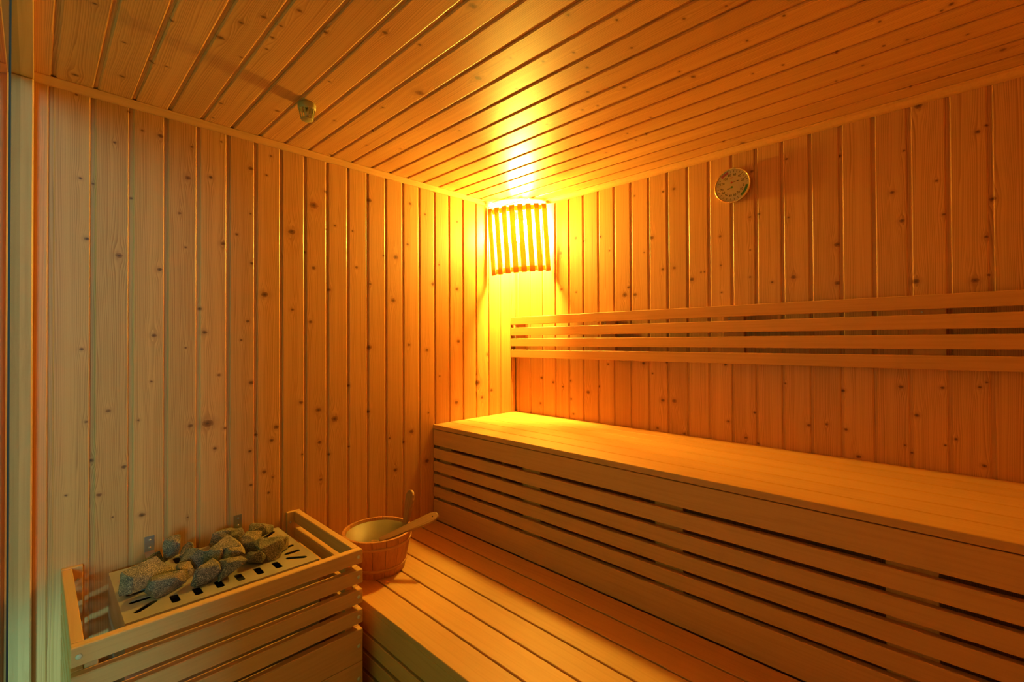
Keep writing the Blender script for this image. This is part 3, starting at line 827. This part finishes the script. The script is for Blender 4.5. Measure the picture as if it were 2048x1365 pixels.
for i in range(NS):
    da = 2 * math.pi / NS
    a = i * da - da / 2 - 0.08
    bm = stave_shape(-da / 2 + 0.006, da / 2 - 0.006, 0, BH, wall_r, lambda z: wall_r(z) - WT)
    # grain runs upwards: turn the mesh so its own x axis is the vertical
    bmesh.ops.rotate(bm, cent=(0, 0, 0), matrix=Matrix.Rotation(math.pi / 2, 3, 'Y'), verts=bm.verts[:])
    me = mesh_bm('stave', bm, M['bucket'])
    add('stave', me, bucket, T(BC) @ Matrix.Rotation(a + da / 2, 4, 'Z') @ Matrix.Rotation(-math.pi / 2, 4, 'Y'))
for z0, z1 in ((0.104, 0.116), (0.022, 0.034)):
    bm = lathe([(wall_r(z0) + 0.0001, z0), (wall_r(z0) + 0.0026, z0 + 0.001), (wall_r(z1) + 0.0026, z1 - 0.001), (wall_r(z1) + 0.0001, z1), (wall_r(z1) - 0.002, z1), (wall_r(z0) - 0.002, z0), (wall_r(z0) + 0.0001, z0)], 48)
    add('hoop', mesh_bm('hoop', bm, M['hoop'], True), bucket, T(BC))
ri = lambda z: wall_r(z) - WT - 0.0004
bm = lathe([(0, 0.014), (ri(0.014) - 0.012, 0.014), (ri(0.022) - 0.002, 0.022), (ri(BH - 0.010), BH - 0.010), (ri(BH - 0.010) - 0.0025, BH - 0.009), (ri(0.024) - 0.005, 0.024), (ri(0.016) - 0.014, 0.0165), (0, 0.0165)], 48)
add('liner', mesh_bm('liner', bm, M['liner'], True), bucket, T(BC))
bm = lathe([(0, 0.004), (RB - WT - 0.0005, 0.004), (RB - WT - 0.0005, 0.013), (0, 0.013)], 48)
add('bucket_bottom', mesh_bm('bucket_bottom', bm, M['bucket']), bucket, T(BC))
# paddle handle: a long stave end rising above the rim
def paddle(pts, thick, bevel=0.003):
    """outline (u = along, v = across) with thickness along local z; rounded edges."""
    bm = extrude_poly(pts, (0, 0, 0), (1, 0, 0), (0, 1, 0), (0, 0, 1), -thick / 2, thick / 2)
    long_e = [e for e in bm.edges if abs(e.verts[0].co.z - e.verts[1].co.z) < 1e-6]
    bmesh.ops.bevel(bm, geom=long_e, offset=bevel, segments=2, profile=0.5, affect='EDGES')
    return bm
def outline(stations, tip_n=7):
    """(u, half width) stations with a rounded tip at the end."""
    up_, dn = [], []
    for u, h in stations:
        up_.append((u, h)); dn.append((u, -h))
    u, h = stations[-1]
    tip = [(u + h * math.sin(math.pi * k / (tip_n + 1)), h * math.cos(math.pi * k / (tip_n + 1))) for k in range(1, tip_n + 1)]
    return dn + [(a, b) for a, b in reversed(tip)] + list(reversed(up_))
st = [(-0.03, 0.019), (0.0, 0.0180), (0.016, 0.0145), (0.034, 0.0150), (0.052, 0.0205), (0.070, 0.0265), (0.084, 0.0275), (0.092, 0.0250)]
bm = paddle(outline(st), 0.0115)
az = math.radians(-4)
tilt = math.atan2(RT - RB, BH)
mz = Matrix.Rotation(az, 4, 'Z')
up_dir = Vector((math.sin(tilt), 0, math.cos(tilt)))
m = Matrix((up_dir, Vector((0, 1, 0)), up_dir.cross(Vector((0, 1, 0))))).transposed().to_4x4()
add('handle', mesh_bm('handle', bm, M['handle'], False), bucket, T(BC) @ mz @ T(RT - 0.008, 0, BH + 0.0) @ m)

# ------------------------------------------------------------------ ladle
p_end, p_rim = Vector((-0.836, -0.402, 0.643)), Vector((-0.921, -0.341, 0.604))
d = (p_end - p_rim).normalized()
ladle = empty('ladle', p_rim - d * 0.12, 'wooden ladle resting in the bucket with its handle over the rim', 'ladle')
side = d.cross(Vector((0, 0, 1))).normalized()
nrm = side.cross(d).normalized()
# the flat of the handle is turned towards the viewer's side
tw = math.radians(38)
side2 = side * math.cos(tw) - nrm * math.sin(tw)
n2 = d.cross(side2)
m = Matrix((d, side2, n2)).transposed().to_4x4()
m.translation = p_rim
Lh = (p_end - p_rim).length
st = [(-0.118, 0.008), (-0.08, 0.010), (-0.03, 0.0125), (0.02, 0.0155), (0.07, 0.0185), (Lh - 0.026, 0.0190), (Lh - 0.017, 0.0165)]
bm = paddle(outline(st), 0.011, 0.0032)
hd = add('handle', mesh_bm('handle', bm, M['handle'], False), ladle, m)
bm = lathe([(0, 0.0004), (0.0026, 0.0004), (0.0026, -0.001), (0, -0.001)], 14)
for s in (1, -1):
    add('hang_hole', mesh_bm('hang_hole', bm.copy(), M['ink']), hd, m @ T(Lh - 0.022, 0, s * 0.0056) @ (Matrix.Identity(4) if s > 0 else Matrix.Rotation(math.pi, 4, 'X')))
bm.free()
bc = p_rim - d * 0.118 + Vector((0, 0, -0.020))
bm = lathe([(0, -0.022), (0.018, -0.020), (0.030, -0.010), (0.034, 0.006), (0.034, 0.012), (0.031, 0.012), (0.030, 0.006), (0.026, -0.006), (0.015, -0.015), (0, -0.017)], 28)
add('bowl', mesh_bm('bowl', bm, M['handle'], True), ladle, T(bc) @ Matrix.Rotation(0.35, 4, 'Y'))

# ------------------------------------------------------------------ thermometer and hygrometer on the right wall
TC = Vector((0.0, -1.1822, 1.8918))
TR = 0.0665
therm = empty('thermometer', TC, 'round brass-rimmed thermometer and hygrometer dial high on the right wall', 'thermometer')
MT = T(TC) @ Matrix(((0, 0, -0.68), (-1, 0, 0), (0, 1, 0))).to_4x4()      # local x right, y up, z out of the wall
bm = lathe([(0, 0.0005), (TR - 0.004, 0.0005), (TR - 0.001, 0.006), (TR - 0.0015, 0.0195), (0, 0.0195)], 64)
add('case', mesh_bm('case', bm, M['brass'], True), therm, MT)
bm = lathe([(TR - 0.0012, 0.015), (TR + 0.0008, 0.017), (TR + 0.0008, 0.0222), (TR - 0.0012, 0.0242), (TR - 0.0035, 0.0238), (TR - 0.0046, 0.0215), (TR - 0.0046, 0.0198), (TR - 0.0012, 0.0198), (TR - 0.0012, 0.015)], 64)
add('bezel', mesh_bm('bezel', bm, M['brass'], True), therm, MT)
bm = lathe([(0, 0.0197), (TR - 0.005, 0.0197), (TR - 0.005, 0.0202), (0, 0.0202)], 64)
dial = add('dial', mesh_bm('dial', bm, M['dial']), therm, MT)
DZ = 0.02045
def flat(name, pts, mat, parent, z=DZ):
    bm = bmesh.new()
    bm.faces.new([bm.verts.new((x, y, z)) for x, y in pts])
    return add(name, mesh_bm(name, bm, mat), parent, MT)
def arc_band(a0, a1, r0, r1, n=12):
    A = [math.radians(a0 + (a1 - a0) * k / n) for k in range(n + 1)]
    return [(r1 * math.cos(a), r1 * math.sin(a)) for a in A] + [(r0 * math.cos(a), r0 * math.sin(a)) for a in reversed(A)]
flat('red_zone', arc_band(106, 137, 0.0495, 0.0590), M['red'], dial)
flat('green_zone', arc_band(-53, -8, 0.0490, 0.0580), M['green'], dial)
ticks = [97, 84, 72, 60, 48, 36, 24, 14, 4, 150, 162, 174, 188, 202, 216, 231, 246, 262, 277, 292, 306]
for a in ticks:
    ra = math.radians(a)
    c, s = math.cos(ra), math.sin(ra)
    w = 0.0008
    flat('tick', [(r * c - q * w * s, r * s + q * w * c) for r, q in ((0.0495, -1), (0.0575, -1), (0.0575, 1), (0.0495, 1))], M['ink'], dial)
def numeral(txt, x, y, size, mat, z=DZ):
    cu = bpy.data.curves.new('numeral', 'FONT')
    cu.body = txt
    cu.size = size
    cu.offset = 0.00022
    cu.align_x = 'CENTER'
    cu.align_y = 'CENTER'
    tmp = bpy.data.objects.new('numeral_text', cu)
    COL.objects.link(tmp)
    dg = bpy.context.evaluated_depsgraph_get()
    dg.update()
    me = bpy.data.meshes.new_from_object(tmp.evaluated_get(dg))
    bpy.data.objects.remove(tmp, do_unlink=True)
    me.materials.clear()
    me.materials.append(mat)
    return add('numeral', me, dial, MT @ T(x, y, z))
for txt, x, y in (('0', 41, -8), ('20', 38, 13), ('40', 26, 31), ('60', 8.4, 40), ('80', -10.5, 40), ('100', -26, 29), ('120', -38, 12.5),
                  ('10', 33, -21), ('20', 21.5, -31.5), ('30', 7.8, -38.5), ('40', -8, -39), ('50', -22, -33), ('60', -33.5, -22.5), ('70', -40, -10)):
    numeral(txt, x / 1000, y / 1000, 0.0122, M['ink'])
numeral('°C', -0.003, 0.027, 0.011, M['red'])
def hand(x0, y0, x1, y1, mat, tail):
    v = Vector((x1 - x0, y1 - y0)); L = v.length; v /= L; n = Vector((-v.y, v.x))
    pts = [(Vector((x0, y0)) + v * u + n * h) for u, h in ((-tail, -0.0010), (L * 0.62, -0.0007), (L * 0.66, -0.0024), (L, 0.0), (L * 0.66, 0.0024), (L * 0.62, 0.0007), (-tail, 0.0010))]
    hm = M['ink']
    h = flat('hand', [(p.x, p.y) for p in pts], hm, dial, DZ + 0.0006)
    bm = lathe([(0, 0.0014), (0.0036, 0.0012), (0.0040, 0.0004), (0.0040, 0), (0, 0)], 20)
    add('hub', mesh_bm('hub', bm, mat, True), h, MT @ T(x0, y0, DZ + 0.0007))
hand(-0.0027, 0.011, 0.027, 0.0145, M['red'], 0.004)
hand(-0.0017, -0.0067, -0.0205, -0.0130, M['green'], 0.004)
bm = lathe([(0, 0.0262), (0.02, 0.0258), (0.04, 0.0246), (TR - 0.0048, 0.0226), (TR - 0.0048, 0.0222), (0.04, 0.0242), (0.02, 0.0254), (0, 0.0258)], 48)
add('dial_glass', mesh_bm('dial_glass', bm, M['clear'], True), therm, MT)

# ------------------------------------------------------------------ sensor cage on the ceiling
SP = Vector((-1.312, -0.375, ZC))
sens = empty('ceiling_sensor', SP, 'small amber plastic sensor cage hanging from the ceiling boards', 'sensor')
bm = lathe([(0, -0.0003), (0.0245, -0.0003), (0.0262, -0.003), (0.0262, -0.016), (0.0245, -0.0195), (0.0215, -0.0195), (0.0205, -0.016), (0, -0.014)], 32)
add('collar', mesh_bm('collar', bm, M['plastic'], True), sens, T(SP))
NR = 14
for k in range(NR):
    a = 2 * math.pi * k / NR
    bm = bmesh.new()
    q = []
    for r, z in ((0.0240, -0.0190), (0.0180, -0.0490)):
        q.append([bm.verts.new((rr, yy, z)) for rr, yy in ((r - 0.0016, -0.0013), (r, -0.0013), (r, 0.0013), (r - 0.0016, 0.0013))])
    for j in range(4):
        bm.faces.new((q[0][j], q[0][(j + 1) % 4], q[1][(j + 1) % 4], q[1][j]))
    bm.faces.new(q[0]); bm.faces.new(q[1])
    add('rib', mesh_bm('rib', bm, M['plastic']), sens, T(SP) @ Matrix.Rotation(a, 4, 'Z'))
bm = lathe([(0, -0.0505), (0.0165, -0.0505), (0.0183, -0.0495), (0.0183, -0.0475), (0.0160, -0.0472), (0.0150, -0.0485), (0, -0.0485)], 32)
add('end_cap', mesh_bm('end_cap', bm, M['plastic'], True), sens, T(SP))
bm = lathe([(0, -0.012), (0.005, -0.012), (0.005, -0.036), (0.003, -0.040), (0, -0.040)], 16)
add('probe', mesh_bm('probe', bm, M['zinc'], True), sens, T(SP))
